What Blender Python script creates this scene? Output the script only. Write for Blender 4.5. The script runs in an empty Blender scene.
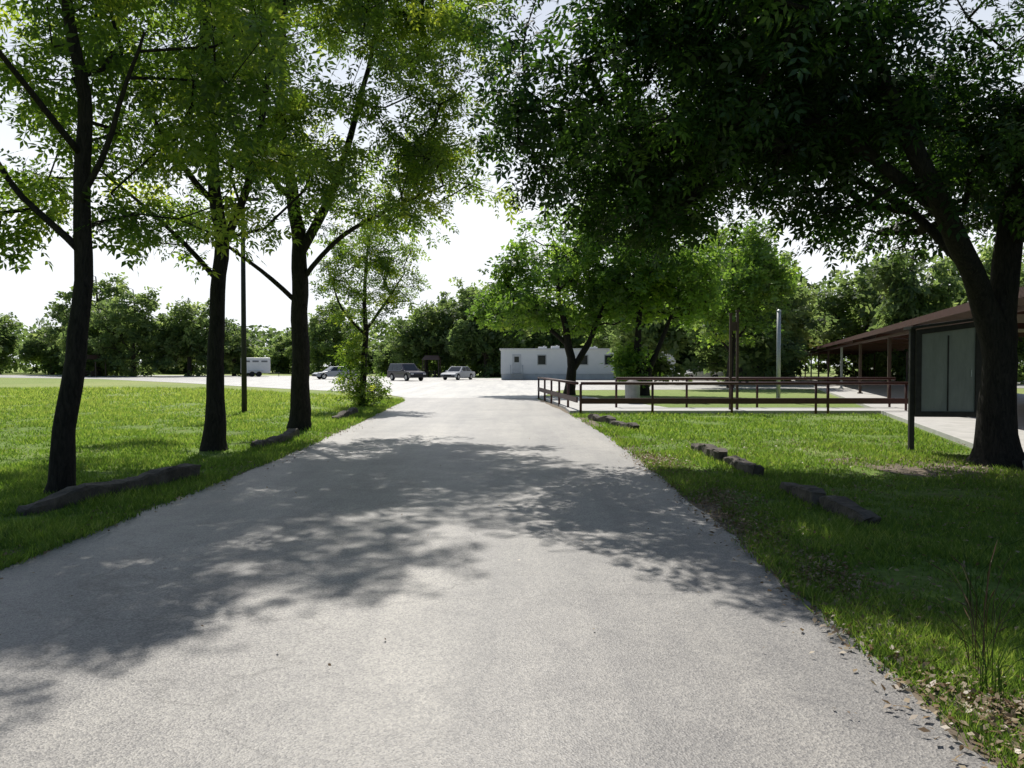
import bpy, math, random
import numpy as np
from mathutils import Vector, noise, Matrix
random.seed(7); rng=np.random.default_rng(7)
scene=bpy.context.scene
COL=scene.collection
R=math.radians
# ------------------------------------------------------------------ materials
def new_mat(name):
    m=bpy.data.materials.new(name); m.use_nodes=True
    nt=m.node_tree; nt.nodes.clear()
    out=nt.nodes.new('ShaderNodeOutputMaterial')
    return m,nt,out
def N(nt,t,**kw):
    n=nt.nodes.new(t)
    for k,v in kw.items():
        if k in n.inputs: n.inputs[k].default_value=v
        else: setattr(n,k,v)
    return n
def L(nt,a,b): nt.links.new(a,b)
def ramp(nt,fac,stops):
    r=nt.nodes.new('ShaderNodeValToRGB'); e=r.color_ramp.elements
    while len(e)<len(stops): e.new(0.5)
    for i,(p,c) in enumerate(stops):
        e[i].position=p; e[i].color=(*c,1) if len(c)==3 else c
    L(nt,fac,r.inputs['Fac']); return r.outputs['Color']
def objcoord(nt):
    return nt.nodes.new('ShaderNodeTexCoord').outputs['Object']
def noise_tex(nt,co,scale,detail=4,rough=0.6,dist=0.0):
    n=N(nt,'ShaderNodeTexNoise'); n.inputs['Scale'].default_value=scale
    n.inputs['Detail'].default_value=detail; n.inputs['Roughness'].default_value=rough
    n.inputs['Distortion'].default_value=dist
    L(nt,co,n.inputs['Vector']); return n.outputs['Fac']
def mixc(nt,fac,a,b,mode='MIX'):
    m=nt.nodes.new('ShaderNodeMix'); m.data_type='RGBA'; m.blend_type=mode
    if isinstance(fac,(int,float)): m.inputs[0].default_value=fac
    else: L(nt,fac,m.inputs[0])
    for i,v in ((6,a),(7,b)):
        if isinstance(v,tuple): m.inputs[i].default_value=(*v,1)
        else: L(nt,v,m.inputs[i])
    return m.outputs[2]
def bump(nt,h,strength,dist):
    b=nt.nodes.new('ShaderNodeBump'); b.inputs['Strength'].default_value=strength
    b.inputs['Distance'].default_value=dist; L(nt,h,b.inputs['Height']); return b.outputs['Normal']
def simple(name,c1,c2,scale=6,rough=0.7,bs=0.2,bd=0.01,metal=0.0,spec=0.5,detail=5):
    m,nt,out=new_mat(name); co=objcoord(nt)
    n=noise_tex(nt,co,scale,detail)
    col=ramp(nt,n,[(0.3,c1),(0.7,c2)])
    p=N(nt,'ShaderNodeBsdfPrincipled'); L(nt,col,p.inputs['Base Color'])
    p.inputs['Roughness'].default_value=rough; p.inputs['Metallic'].default_value=metal
    p.inputs['Specular IOR Level'].default_value=spec
    if bs>0:
        n2=noise_tex(nt,co,scale*6,3); L(nt,bump(nt,n2,bs,bd),p.inputs['Normal'])
    L(nt,p.outputs[0],out.inputs[0]); return m
def asphalt(name,dark,light,rough):
    m,nt,out=new_mat(name); co=objcoord(nt)
    big=noise_tex(nt,co,0.35,5,0.6,0.6)
    fine=noise_tex(nt,co,70,3,0.75)
    mp=nt.nodes.new('ShaderNodeMapping'); mp.inputs['Scale'].default_value=(1.3,0.09,1); L(nt,co,mp.inputs[0])
    streak=noise_tex(nt,mp.outputs[0],1.0,4,0.6,0.2)
    c=ramp(nt,big,[(0.3,dark),(0.72,light)])
    s=ramp(nt,streak,[(0.35,(0.78,0.78,0.79)),(0.65,(1.12,1.11,1.08))])
    c=mixc(nt,1.0,c,s,'MULTIPLY')
    v=nt.nodes.new('ShaderNodeTexVoronoi'); v.inputs['Scale'].default_value=100; L(nt,co,v.inputs['Vector'])
    sp=ramp(nt,v.outputs['Color'],[(0.1,(0.52,0.52,0.54)),(0.9,(1.46,1.43,1.36))])
    c=mixc(nt,0.9,c,sp,'MULTIPLY')
    st=noise_tex(nt,co,2.3,6,0.7,0.8)
    c=mixc(nt,0.8,c,ramp(nt,st,[(0.36,(0.80,0.80,0.81)),(0.6,(1.05,1.05,1.04))]),'MULTIPLY')
    vc=nt.nodes.new('ShaderNodeTexVoronoi'); vc.feature='DISTANCE_TO_EDGE'; vc.inputs['Scale'].default_value=0.3
    nz=nt.nodes.new('ShaderNodeTexNoise'); nz.inputs['Scale'].default_value=1.7; nz.inputs['Detail'].default_value=6; L(nt,co,nz.inputs['Vector'])
    add=nt.nodes.new('ShaderNodeVectorMath'); add.operation='ADD'; L(nt,co,add.inputs[0]); L(nt,nz.outputs['Color'],add.inputs[1]); L(nt,add.outputs[0],vc.inputs['Vector'])
    ck=ramp(nt,vc.outputs['Distance'],[(0.0,(0.5,0.5,0.5)),(0.006,(1,1,1))])
    c=mixc(nt,0.6,c,ck,'MULTIPLY')
    p=N(nt,'ShaderNodeBsdfPrincipled'); L(nt,c,p.inputs['Base Color'])
    p.inputs['Roughness'].default_value=rough
    h=nt.nodes.new('ShaderNodeMath'); h.operation='ADD'; L(nt,fine,h.inputs[0]); L(nt,v.outputs['Distance'],h.inputs[1])
    L(nt,bump(nt,h.outputs[0],0.4,0.005),p.inputs['Normal'])
    L(nt,p.outputs[0],out.inputs[0]); return m
M_road=asphalt('worn_asphalt',(0.225,0.216,0.21),(0.335,0.318,0.30),0.5)
M_lot=asphalt('lot_asphalt',(0.42,0.415,0.40),(0.52,0.51,0.49),0.48)
M_conc=simple('concrete',(0.45,0.44,0.41),(0.58,0.56,0.53),2.5,0.8,0.2,0.004)

def ground_mat():
    m,nt,out=new_mat('lawn'); co=objcoord(nt)
    a=noise_tex(nt,co,0.22,6,0.6,0.4); b=noise_tex(nt,co,9,6,0.75); c3=noise_tex(nt,co,1.3,5,0.65); d=noise_tex(nt,co,0.05,4,0.6,0.5)
    c=ramp(nt,a,[(0.3,(0.12,0.20,0.04)),(0.55,(0.19,0.28,0.06)),(0.75,(0.30,0.35,0.11))])
    sep=nt.nodes.new('ShaderNodeSeparateXYZ'); L(nt,co,sep.inputs[0])
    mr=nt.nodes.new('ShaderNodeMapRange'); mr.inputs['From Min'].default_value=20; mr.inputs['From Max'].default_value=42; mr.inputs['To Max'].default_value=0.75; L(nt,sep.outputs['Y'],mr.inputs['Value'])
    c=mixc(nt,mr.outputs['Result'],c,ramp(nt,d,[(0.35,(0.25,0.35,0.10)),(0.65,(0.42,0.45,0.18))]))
    f=ramp(nt,b,[(0.3,(0.45,0.45,0.45)),(0.7,(1.35,1.35,1.25))]); c=mixc(nt,0.9,c,f,'MULTIPLY')
    br=ramp(nt,c3,[(0.55,(0,0,0)),(0.72,(0.7,0.7,0.7))])
    c=mixc(nt,br,c,(0.19,0.15,0.08))
    p=N(nt,'ShaderNodeBsdfPrincipled'); L(nt,c,p.inputs['Base Color']); p.inputs['Roughness'].default_value=0.9
    p.inputs['Specular IOR Level'].default_value=0.15
    L(nt,bump(nt,b,0.8,0.05),p.inputs['Normal']); L(nt,p.outputs[0],out.inputs[0]); return m
M_ground=ground_mat()
M_soil=simple('bare_soil',(0.11,0.085,0.06),(0.24,0.19,0.13),3,0.95,0.6,0.02)

def leaf_mat(name,dark,mid,light,trans,tf=0.45,gl=0.04):
    m,nt,out=new_mat(name)
    at=nt.nodes.new('ShaderNodeAttribute'); at.attribute_name='tint'
    c=ramp(nt,at.outputs['Fac'],[(0.0,dark),(0.55,mid),(1.0,light)])
    t=mixc(nt,1.0,c,trans,'MULTIPLY')
    p=N(nt,'ShaderNodeBsdfDiffuse'); L(nt,c,p.inputs['Color'])
    tr=nt.nodes.new('ShaderNodeBsdfTranslucent'); L(nt,t,tr.inputs['Color'])
    mx=nt.nodes.new('ShaderNodeMixShader'); mx.inputs[0].default_value=tf
    L(nt,p.outputs[0],mx.inputs[1]); L(nt,tr.outputs[0],mx.inputs[2])
    g=nt.nodes.new('ShaderNodeBsdfGlossy'); g.inputs['Roughness'].default_value=0.42
    m2=nt.nodes.new('ShaderNodeMixShader'); m2.inputs[0].default_value=gl
    L(nt,mx.outputs[0],m2.inputs[1]); L(nt,g.outputs[0],m2.inputs[2]); L(nt,m2.outputs[0],out.inputs[0]); return m
M_leafL=leaf_mat('leaf_bright',(0.035,0.07,0.014),(0.09,0.145,0.028),(0.23,0.27,0.055),(3.5,3.3,1.4),0.55,0.05)
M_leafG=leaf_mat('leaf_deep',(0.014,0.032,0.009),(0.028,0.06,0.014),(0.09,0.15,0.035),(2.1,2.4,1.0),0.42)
M_leafM=leaf_mat('leaf_medium',(0.06,0.11,0.027),(0.12,0.195,0.048),(0.22,0.28,0.075),(2.6,2.7,1.2),0.52)
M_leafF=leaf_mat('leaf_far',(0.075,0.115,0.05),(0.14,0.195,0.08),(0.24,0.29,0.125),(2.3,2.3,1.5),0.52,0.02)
M_blade=leaf_mat('grass_blade',(0.065,0.12,0.025),(0.14,0.225,0.045),(0.31,0.35,0.12),(1.9,1.95,1.0),0.5,0.02)
M_dead=leaf_mat('dead_leaf',(0.10,0.06,0.03),(0.26,0.18,0.10),(0.42,0.34,0.22),(1.0,0.9,0.7),0.2)
def bark_mat(name,c1,c2):
    m,nt,out=new_mat(name); co=objcoord(nt)
    mp=nt.nodes.new('ShaderNodeMapping'); mp.inputs['Scale'].default_value=(14,14,3); L(nt,co,mp.inputs[0])
    n=noise_tex(nt,mp.outputs[0],1.6,6,0.7,1.2)
    c=ramp(nt,n,[(0.32,c1),(0.68,c2)])
    p=N(nt,'ShaderNodeBsdfPrincipled'); L(nt,c,p.inputs['Base Color']); p.inputs['Roughness'].default_value=0.9
    p.inputs['Specular IOR Level'].default_value=0.2
    L(nt,bump(nt,n,1.0,0.03),p.inputs['Normal']); L(nt,p.outputs[0],out.inputs[0]); return m
M_bark=bark_mat('bark',(0.010,0.009,0.008),(0.046,0.039,0.033))
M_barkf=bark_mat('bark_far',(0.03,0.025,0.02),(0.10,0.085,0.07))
M_timber=simple('weathered_timber',(0.035,0.028,0.022),(0.15,0.125,0.10),5,0.9,0.9,0.025)
M_rail=simple('maroon_rail_paint',(0.055,0.017,0.014),(0.09,0.03,0.024),9,0.55,0.15,0.003)
M_brown=simple('brown_metal',(0.05,0.03,0.022),(0.09,0.055,0.04),9,0.6,0.15,0.003)
M_darkpost=simple('dark_post',(0.018,0.016,0.015),(0.04,0.037,0.034),9,0.7,0.2,0.003)
M_grey=simple('galvanised_metal',(0.42,0.43,0.43),(0.56,0.57,0.57),12,0.45,0.05,0.002,0.3)
M_white=simple('white_siding',(0.82,0.83,0.83),(0.88,0.88,0.88),1.5,0.6,0.05,0.003)
M_offwhite=simple('roof_white',(0.7,0.7,0.7),(0.8,0.8,0.8),1.5,0.6,0.05,0.003)
M_skirt=simple('skirting_grey',(0.56,0.57,0.58),(0.66,0.67,0.68),2,0.7,0.1,0.003)
M_bin=simple('bin_grey',(0.25,0.26,0.26),(0.34,0.35,0.35),4,0.7,0.1,0.003)
M_brick=simple('brown_brick_wall',(0.14,0.09,0.07),(0.22,0.15,0.11),8,0.85,0.3,0.006)
M_rubber=simple('tyre_rubber',(0.015,0.015,0.015),(0.03,0.03,0.03),20,0.85,0.1,0.002)
M_rim=simple('rim_metal',(0.45,0.45,0.46),(0.6,0.6,0.6),20,0.35,0,0,0.8)
M_dark=simple('dark_trim',(0.02,0.02,0.02),(0.04,0.04,0.04),12,0.6,0,0)
M_slat=simple('shaded_slat_opening',(0.13,0.14,0.15),(0.2,0.21,0.22),12,0.6,0,0)
def panel_mat():
    m,nt,out=new_mat('weathered_grey_panel'); co=objcoord(nt)
    mp=nt.nodes.new('ShaderNodeMapping'); mp.inputs['Scale'].default_value=(3.0,1,0.7); L(nt,co,mp.inputs[0])
    n=noise_tex(nt,mp.outputs[0],1.8,6,0.7,0.3); c=ramp(nt,n,[(0.3,(0.20,0.215,0.20)),(0.7,(0.31,0.325,0.30))])
    p=N(nt,'ShaderNodeBsdfPrincipled'); L(nt,c,p.inputs['Base Color']); p.inputs['Roughness'].default_value=0.5
    L(nt,bump(nt,n,0.3,0.01),p.inputs['Normal']); L(nt,p.outputs[0],out.inputs[0]); return m
M_panel=panel_mat()
def glass_mat(name,c):
    m=simple(name,c,tuple(x*1.5 for x in c),3,0.08,0,0); return m
M_glass=glass_mat('tinted_glass',(0.02,0.025,0.03))
M_lamp=glass_mat('clear_lamp',(0.5,0.5,0.5)); M_red=glass_mat('red_lamp',(0.35,0.02,0.02))
def paint(name,c): 
    m=simple(name,c,tuple(min(1,x*1.12) for x in c),2,0.28,0,0,0.0,0.6)
    p=[n for n in m.node_tree.nodes if n.type=='BSDF_PRINCIPLED'][0]; p.inputs['Coat Weight'].default_value=0.6; return m
M_maroon=paint('dark_plum_paint',(0.03,0.02,0.035)); M_silver=paint('silver_paint',(0.45,0.46,0.48)); M_wpaint=paint('white_paint',(0.72,0.72,0.72))
def metal_roof(name,c1,c2):
    m,nt,out=new_mat(name); co=objcoord(nt)
    n=noise_tex(nt,co,0.8,5); c=ramp(nt,n,[(0.3,c1),(0.7,c2)])
    w=nt.nodes.new('ShaderNodeTexWave'); w.bands_direction='Y'; w.inputs['Scale'].default_value=1.6; L(nt,co,w.inputs['Vector'])
    p=N(nt,'ShaderNodeBsdfPrincipled'); L(nt,c,p.inputs['Base Color']); p.inputs['Roughness'].default_value=0.5
    L(nt,bump(nt,w.outputs['Fac'],0.5,0.03),p.inputs['Normal']); L(nt,p.outputs[0],out.inputs[0]); return m
M_roof=metal_roof('rust_brown_metal_roof',(0.20,0.12,0.095),(0.31,0.19,0.155))

# ------------------------------------------------------------------ object helpers
class B:
    def __init__(s): s.v=[]; s.f=[]
    def box(s,c,d,rz=0.0):
        cx,cy,cz=c; hx,hy,hz=d[0]/2,d[1]/2,d[2]/2; o=len(s.v); ca,sa=math.cos(rz),math.sin(rz)
        for z in (-hz,hz):
            for x,y in ((-hx,-hy),(hx,-hy),(hx,hy),(-hx,hy)):
                s.v.append((cx+x*ca-y*sa,cy+x*sa+y*ca,cz+z))
        s.f+= [(o,o+3,o+2,o+1),(o+4,o+5,o+6,o+7),(o,o+1,o+5,o+4),(o+1,o+2,o+6,o+5),(o+2,o+3,o+7,o+6),(o+3,o,o+4,o+7)]
        return s
    def quad(s,a,b,c,d):
        o=len(s.v); s.v+=[tuple(a),tuple(b),tuple(c),tuple(d)]; s.f.append((o,o+1,o+2,o+3)); return s
    def tube(s,pts,rad,n=8,cap=True,jit=0.0):
        o=len(s.v); P=[Vector(p) for p in pts]; prev=None
        for i,p in enumerate(P):
            t=(P[min(i+1,len(P)-1)]-P[max(i-1,0)]).normalized()
            if prev is None:
                a=t.cross(Vector((0,1,0)) if abs(t.y)<0.9 else Vector((1,0,0))).normalized()
            else:
                a=(prev-t*prev.dot(t)).normalized()
            prev=a; b=t.cross(a)
            r=rad[i] if hasattr(rad,'__len__') else rad
            for k in range(n):
                th=2*math.pi*k/n; rr=r*(1+(random.uniform(-jit,jit) if jit else 0))
                s.v.append(tuple(p+a*math.cos(th)*rr+b*math.sin(th)*rr))
        for i in range(len(P)-1):
            for k in range(n):
                k2=(k+1)%n; s.f.append((o+i*n+k,o+i*n+k2,o+(i+1)*n+k2,o+(i+1)*n+k))
        if cap:
            s.f.append(tuple(o+k for k in reversed(range(n)))); e=o+(len(P)-1)*n; s.f.append(tuple(e+k for k in range(n)))
        return s
    def prism(s,prof,y0,y1):
        o=len(s.v); n=len(prof)
        for y in (y0,y1):
            for x,z in prof: s.v.append((x,y,z))
        s.f.append(tuple(o+i for i in range(n))); s.f.append(tuple(o+n+i for i in reversed(range(n))))
        for i in range(n):
            j=(i+1)%n; s.f.append((o+j,o+i,o+n+i,o+n+j))
        return s
    def make(s,name,mat,parent=None,smooth=False,bevel=0,kind=None,label=None):
        me=bpy.data.meshes.new(name); me.from_pydata(s.v,[],s.f); me.validate(); me.materials.append(mat)
        if smooth: me.polygons.foreach_set('use_smooth',[True]*len(me.polygons))
        ob=bpy.data.objects.new(name,me); COL.objects.link(ob)
        if parent: ob.parent=parent
        if bevel:
            md=ob.modifiers.new('bevel','BEVEL'); md.width=bevel; md.segments=2; md.limit_method='ANGLE'; md.angle_limit=R(40)
        if kind: ob['kind']=kind
        if label: ob['label']=label
        return ob
def thing(name,label,cat,loc=(0,0,0),rz=0,group=None):
    e=bpy.data.objects.new(name,None); e.empty_display_size=0.2; COL.objects.link(e); e.location=loc; e.rotation_euler=(0,0,rz)
    e['label']=label; e['category']=cat
    if group: e['group']=group
    return e
def copy_thing(root,loc,rz=0,scale=1.0,label=None):
    r=root.copy(); COL.objects.link(r); r.location=loc; r.rotation_euler=(0,0,rz)
    r.scale=scale if hasattr(scale,'__len__') else (scale,)*3
    if label: r['label']=label
    def rec(src,dst):
        for ch in src.children:
            c=ch.copy(); c.parent=dst; COL.objects.link(c); rec(ch,c)
    rec(root,r); return r
def numpy_quads(name,V,k,mat,tint,parent=None):
    n=len(V)//k; me=bpy.data.meshes.new(name)
    me.vertices.add(n*k); me.vertices.foreach_set('co',V.astype(np.float32).ravel())
    me.loops.add(n*k); me.loops.foreach_set('vertex_index',np.arange(n*k,dtype=np.int32))
    me.polygons.add(n); me.polygons.foreach_set('loop_start',np.arange(0,n*k,k,dtype=np.int32))
    try: me.polygons.foreach_set('loop_total',np.full(n,k,dtype=np.int32))
    except Exception: pass
    me.update(calc_edges=True)
    a=me.attributes.new('tint','FLOAT','FACE'); a.data.foreach_set('value',np.clip(tint,0,1).astype(np.float32))
    me.materials.append(mat)
    ob=bpy.data.objects.new(name,me); COL.objects.link(ob)
    if parent: ob.parent=parent
    return ob

# ------------------------------------------------------------------ leaves
def rotmats(yaw,pitch,roll):
    cy,sy=np.cos(yaw),np.sin(yaw); cp,sp=np.cos(pitch),np.sin(pitch); cr,sr=np.cos(roll),np.sin(roll)
    Rm=np.empty((len(yaw),3,3))
    Rm[:,0,0]=cy*cp; Rm[:,0,1]=cy*sp*sr-sy*cr; Rm[:,0,2]=cy*sp*cr+sy*sr
    Rm[:,1,0]=sy*cp; Rm[:,1,1]=sy*sp*sr+cy*cr; Rm[:,1,2]=sy*sp*cr-cy*sr
    Rm[:,2,0]=-sp; Rm[:,2,1]=cp*sr; Rm[:,2,2]=cp*cr
    return Rm
def sprig_template(pairs,ll,lw):
    q=[]
    def leaf(bx,by,ang,s=1.0):
        c,sn=math.cos(ang),math.sin(ang); l=ll*s; w=lw*s
        for (a,b,z) in ((0,0,0),(l*0.42,w,0.0),(l,0,-0.12*l),(l*0.42,-w,0.0)):
            q.append((bx+a*c-b*sn,by+a*sn+b*c,z-abs(bx)*0.10))
    for i in range(pairs):
        t=0.25+0.7*i/max(1,pairs-1) if pairs>1 else 0.4
        leaf(t,0,R(58)); leaf(t,0,-R(58))
    leaf(1.0,0,0,1.1)
    return np.array(q)
T_comp=sprig_template(3,0.42,0.085)
T_broad=sprig_template(2,0.55,0.17)
T_clump=sprig_template(2,0.7,0.24)
def scatter_leaves(name,centers,crad,per,size,template,mat,parent,ctr,droop=0.35,seed=1):
    g=np.random.default_rng(seed); C=np.repeat(centers,per,axis=0); n=len(C)
    rr=np.repeat(crad*g.uniform(0.65,1.25,len(centers)),per)[:,None]
    off=g.normal(0,1,(n,3)); off/= (np.linalg.norm(off,axis=1)[:,None]+1e-6); off*= g.random((n,1))**0.5
    off[:,2]*=0.62; P=C+off*rr
    outd=P-np.array(ctr); yaw=np.arctan2(outd[:,1],outd[:,0])+g.normal(0,1.1,n)
    pitch=g.normal(droop,0.5,n); roll=g.normal(0,0.7,n)
    Rm=rotmats(yaw,pitch,roll); s=size*g.uniform(0.65,1.25,n)
    V=np.einsum('nij,kj->nki',Rm,template)*s[:,None,None]+P[:,None,:]
    k=len(template)//4
    ct=np.repeat(g.normal(0.0,0.2,len(centers)),per)
    t=np.repeat(np.clip(0.42+ct+g.normal(0,0.13,n),0,1),k)+g.normal(0,0.09,n*k)
    return numpy_quads(name,V.reshape(-1,3),4,mat,t,parent)
def grow(seed,mains,ells,ncl,gap=0.0,gapscale=0.3,tip=0.012,step=0.55,zmin=None):
    rnd=random.Random(seed); b=B(); nodes=[]; rad0=[]
    for pl in mains:
        P=[Vector(p[:3]) for p in pl]; rr=[p[3] for p in pl]; pts=[]; rs=[]
        for i in range(len(P)-1):
            p0=P[max(i-1,0)];p1=P[i];p2=P[i+1];p3=P[min(i+2,len(P)-1)]
            m=max(2,int((p2-p1).length/0.3))
            for j in range(m):
                t=j/m
                q=0.5*((2*p1)+(p2-p0)*t+(2*p0-5*p1+4*p2-p3)*t*t+(3*p1-p0-3*p2+p3)*t**3)
                q=q+Vector((noise.noise(q*0.9+Vector((seed,0,0))),noise.noise(q*0.9+Vector((0,seed,9))),0))*0.09*(0 if (i==0 and j==0) else 1)
                pts.append(q); rs.append(rr[i]*(1-t)+rr[i+1]*t)
        pts.append(P[-1]); rs.append(rr[-1])
        b.tube(pts,rs,12,True,0.05)
        zlo=pts[0].z+ (0.45*(ells[0][2]-pts[0].z) if pl is mains[0] else 0.1)
        for p,r in zip(pts,rs):
            if p.z>=zlo: nodes.append(p); rad0.append(r)
    nm=len(nodes)
    cl=[]; tries=0; tot=sum(e[6] for e in ells)
    while len(cl)<ncl and tries<ncl*60:
        tries+=1; r=rnd.uniform(0,tot)
        for e in ells:
            r-=e[6]
            if r<=0: break
        d=Vector((rnd.gauss(0,1),rnd.gauss(0,1),rnd.gauss(0,1))).normalized()*(rnd.random()**0.42)
        p=Vector((e[0]+d.x*e[3],e[1]+d.y*e[4],e[2]+d.z*e[5]))
        if zmin is not None and p.z<zmin: continue
        if noise.noise(p*gapscale+Vector((seed*3.1,seed,0)))<gap: continue
        if any((p-q).length<0.28 for q in cl[-60:]): continue
        cl.append(p)
    main_np=np.array([tuple(p) for p in nodes])
    cl.sort(key=lambda p: float(np.min(np.linalg.norm(main_np-np.array(p),axis=1))))
    arr=np.zeros((nm+ncl*14,3)); arr[:nm]=main_np; cnt=nm; par=[-1]*nm; chains=[]
    for p in cl:
        pa=np.array(p); dd=arr[:cnt]-pa; dist=np.linalg.norm(dd,axis=1)
        cost=dist+0.9*np.maximum(0,dd[:,2]+0.15)
        i0=int(np.argmin(cost)); a=Vector(arr[i0]); dl=dist[i0]
        k=min(12,max(1,int(dl/step))); ch=[i0]; pi=i0
        for j in range(1,k+1):
            t=j/k; q=a.lerp(p,t); q.z-=0.10*dl*math.sin(math.pi*t)*(-1 if rnd.random()<0.5 else 1)*0.8
            if j<k: q+=Vector((rnd.gauss(0,1),rnd.gauss(0,1),rnd.gauss(0,1)))*0.05*min(dl,1.5)
            arr[cnt]=q; par.append(pi); pi=cnt; ch.append(cnt); cnt+=1
        chains.append(ch)
    leafc=np.zeros(cnt)
    for ch in chains: leafc[ch[-1]]+=1
    for i in range(cnt-1,nm-1,-1): leafc[par[i]]+=leafc[i]
    for ch in chains:
        rs=[tip*max(1,leafc[i])**0.55 for i in ch]
        if ch[0]<nm: rs[0]=min(rs[1]*1.5,rad0[ch[0]])
        else: rs[0]=min(rs[0],rs[1]*1.35)
        rs[-1]=min(rs[-1],tip if leafc[ch[-1]]<=1 else rs[-1])
        b.tube([arr[i] for i in ch],rs,5 if max(rs)<0.04 else 7,False)
    for p in cl:
        for _ in range(3):
            d=Vector((rnd.gauss(0,1),rnd.gauss(0,1),rnd.gauss(0,0.6))).normalized()*rnd.uniform(0.25,0.55)
            b.tube([p,p+d*0.5+Vector((0,0,0.04)),p+d],[tip*0.6,tip*0.4,tip*0.2],3,False)
    return b,np.array([tuple(p) for p in cl])
def tree(name,label,loc,seed,mains,ells,ncl,crad,per,size,templ,mleaf,bark=M_bark,gap=-0.1,gapscale=0.3,tip=0.012,zmin=None,cat='tree',group=None,droop=0.35):
    root=thing(name,label,cat,loc,0,group)
    b,cl=grow(seed,mains,ells,ncl,gap,gapscale,tip,zmin=zmin)
    b.make('trunk',bark,root,smooth=True)
    ctr=(ells[0][0],ells[0][1],ells[0][2])
    scatter_leaves('crown',cl,crad,per,size,templ,mleaf,root,ctr,droop,seed)
    return root

# row of trees beside the road
tree('tree','tall slim roadside tree with dark trunk, beside weathered timber edging',(-5.6,9.85,0),11,
 [[(0,0,-0.1,0.21),(0.02,0,0.15,0.16),(0.07,0,0.8,0.13),(0.2,0.05,2.0,0.115),(0.28,0.1,3.3,0.105),(0.34,0.0,4.6,0.085),(0.22,0,6.2,0.06),(0.3,0.1,8.2,0.035)],
  [(0.27,0.08,3.0,0.05),(-0.5,0.2,3.7,0.038),(-1.4,0.5,4.7,0.026),(-2.0,0.6,5.6,0.012)],
  [(0.30,0.05,3.6,0.045),(0.8,-0.2,4.4,0.032),(1.3,-0.4,5.5,0.015)],
  [(0.31,0.0,4.2,0.045),(0.0,-1.0,5.0,0.03),(-0.4,-1.9,6.0,0.015)]],
 [(0.2,0.3,6.2,2.9,3.4,2.9,1.0),(-1.8,0.5,4.4,1.7,1.8,1.4,0.36),(1.2,0.2,4.3,1.1,1.5,1.2,0.16),(0.0,1.0,8.3,2.6,2.6,1.4,0.25)],170,0.56,30,0.28,T_comp,M_leafL,gap=-0.02,gapscale=0.55,zmin=2.9,tip=0.006)
tree('tree','tall slim roadside tree with forked dark trunk on mown grass',(-5.6,15.0,0),12,
 [[(0,0,-0.1,0.32),(0.0,0,0.2,0.22),(0.04,0,1.0,0.165),(0.08,0,2.4,0.145),(0.12,0,3.9,0.13),(0.05,0,5.2,0.11),(-0.1,0,7.2,0.085),(-0.2,0,10.6,0.04)],
  [(0.12,0,3.8,0.08),(0.7,-0.1,4.9,0.07),(1.0,0,6.6,0.055),(1.6,0.1,9.6,0.03)],
  [(0.08,0,3.2,0.055),(-0.8,0.2,4.1,0.04),(-1.8,0.4,4.9,0.03),(-2.6,0.2,5.6,0.015)],
  [(0.08,0,4.6,0.06),(-0.5,-1.0,5.6,0.045),(-0.8,-2.0,6.9,0.02)]],
 [(0.0,0,7.2,3.3,3.2,3.2,0.75),(-2.0,0,4.8,1.5,1.6,1.2,0.2),(1.4,-0.3,4.9,1.1,1.4,1.0,0.10),(1.2,1.4,10.2,3.3,2.9,1.8,0.8)],195,0.58,29,0.30,T_comp,M_leafL,gap=0.0,gapscale=0.55,zmin=3.4,tip=0.007)
tree('tree','stout roadside tree with spreading limbs reaching over the drive',(-5.25,19.7,0),13,
 [[(0,0,-0.1,0.38),(0.0,0,0.25,0.27),(0.03,0,1.2,0.22),(0.05,0,3.0,0.205),(0.02,0,4.6,0.18),(-0.2,0,6.2,0.14),(-0.4,0,8.4,0.09),(-0.3,0,12.0,0.04)],
  [(0.02,0,4.3,0.13),(0.7,0,5.6,0.11),(1.3,0,7.2,0.08),(2.0,0.2,10.4,0.04)],
  [(0.05,0,3.6,0.07),(1.1,-0.3,4.7,0.055),(2.3,-0.5,5.3,0.04),(3.6,-0.4,5.9,0.02)],
  [(0.02,0,3.1,0.065),(-0.9,-0.2,3.9,0.05),(-1.9,-0.4,4.7,0.03),(-3.0,-0.4,5.2,0.015)],
  [(-0.1,0,5.6,0.08),(-1.2,-0.4,6.9,0.055),(-2.0,-0.6,8.6,0.03)]],
 [(0.5,-0.3,8.2,3.9,3.6,3.5,0.8),(3.0,0,6.4,2.0,2.4,1.8,0.38),(-2.2,0,5.4,1.6,2.0,1.1,0.08),(1.6,0.0,11.5,3.8,3.5,2.0,0.8),(3.7,-0.2,9.3,1.5,2.0,1.9,0.22)],270,0.64,31,0.33,T_comp,M_leafL,gap=0.0,gapscale=0.5,zmin=4.4,tip=0.008)
tree('tree','small sparse young tree with leafy sprouts around its leaning trunk',(-5.6,29.8,0),14,
 [[(0,0,-0.1,0.17),(0.0,0,0.3,0.13),(0.1,0,1.6,0.11),(0.15,0,2.9,0.10),(0.1,0,4.3,0.07),(0.3,0,6.4,0.03)],
  [(0.15,0,2.9,0.06),(0.9,0,3.9,0.05),(1.6,0,5.0,0.02)],
  [(0.12,0,2.7,0.05),(-0.7,0,3.7,0.04),(-1.2,0,5.0,0.02)],
  [(0.05,0,0.2,0.05),(-0.4,0.1,1.2,0.04),(-0.5,0.2,2.4,0.02)]],
 [(0.3,0,5.0,1.8,1.6,2.3,0.6),(-0.25,0,1.9,0.4,0.6,1.2,0.25),(0.2,0,0.7,0.6,0.6,0.5,0.2)],110,0.45,22,0.32,T_comp,M_leafL,gap=-0.25,gapscale=0.6,tip=0.009)
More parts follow.
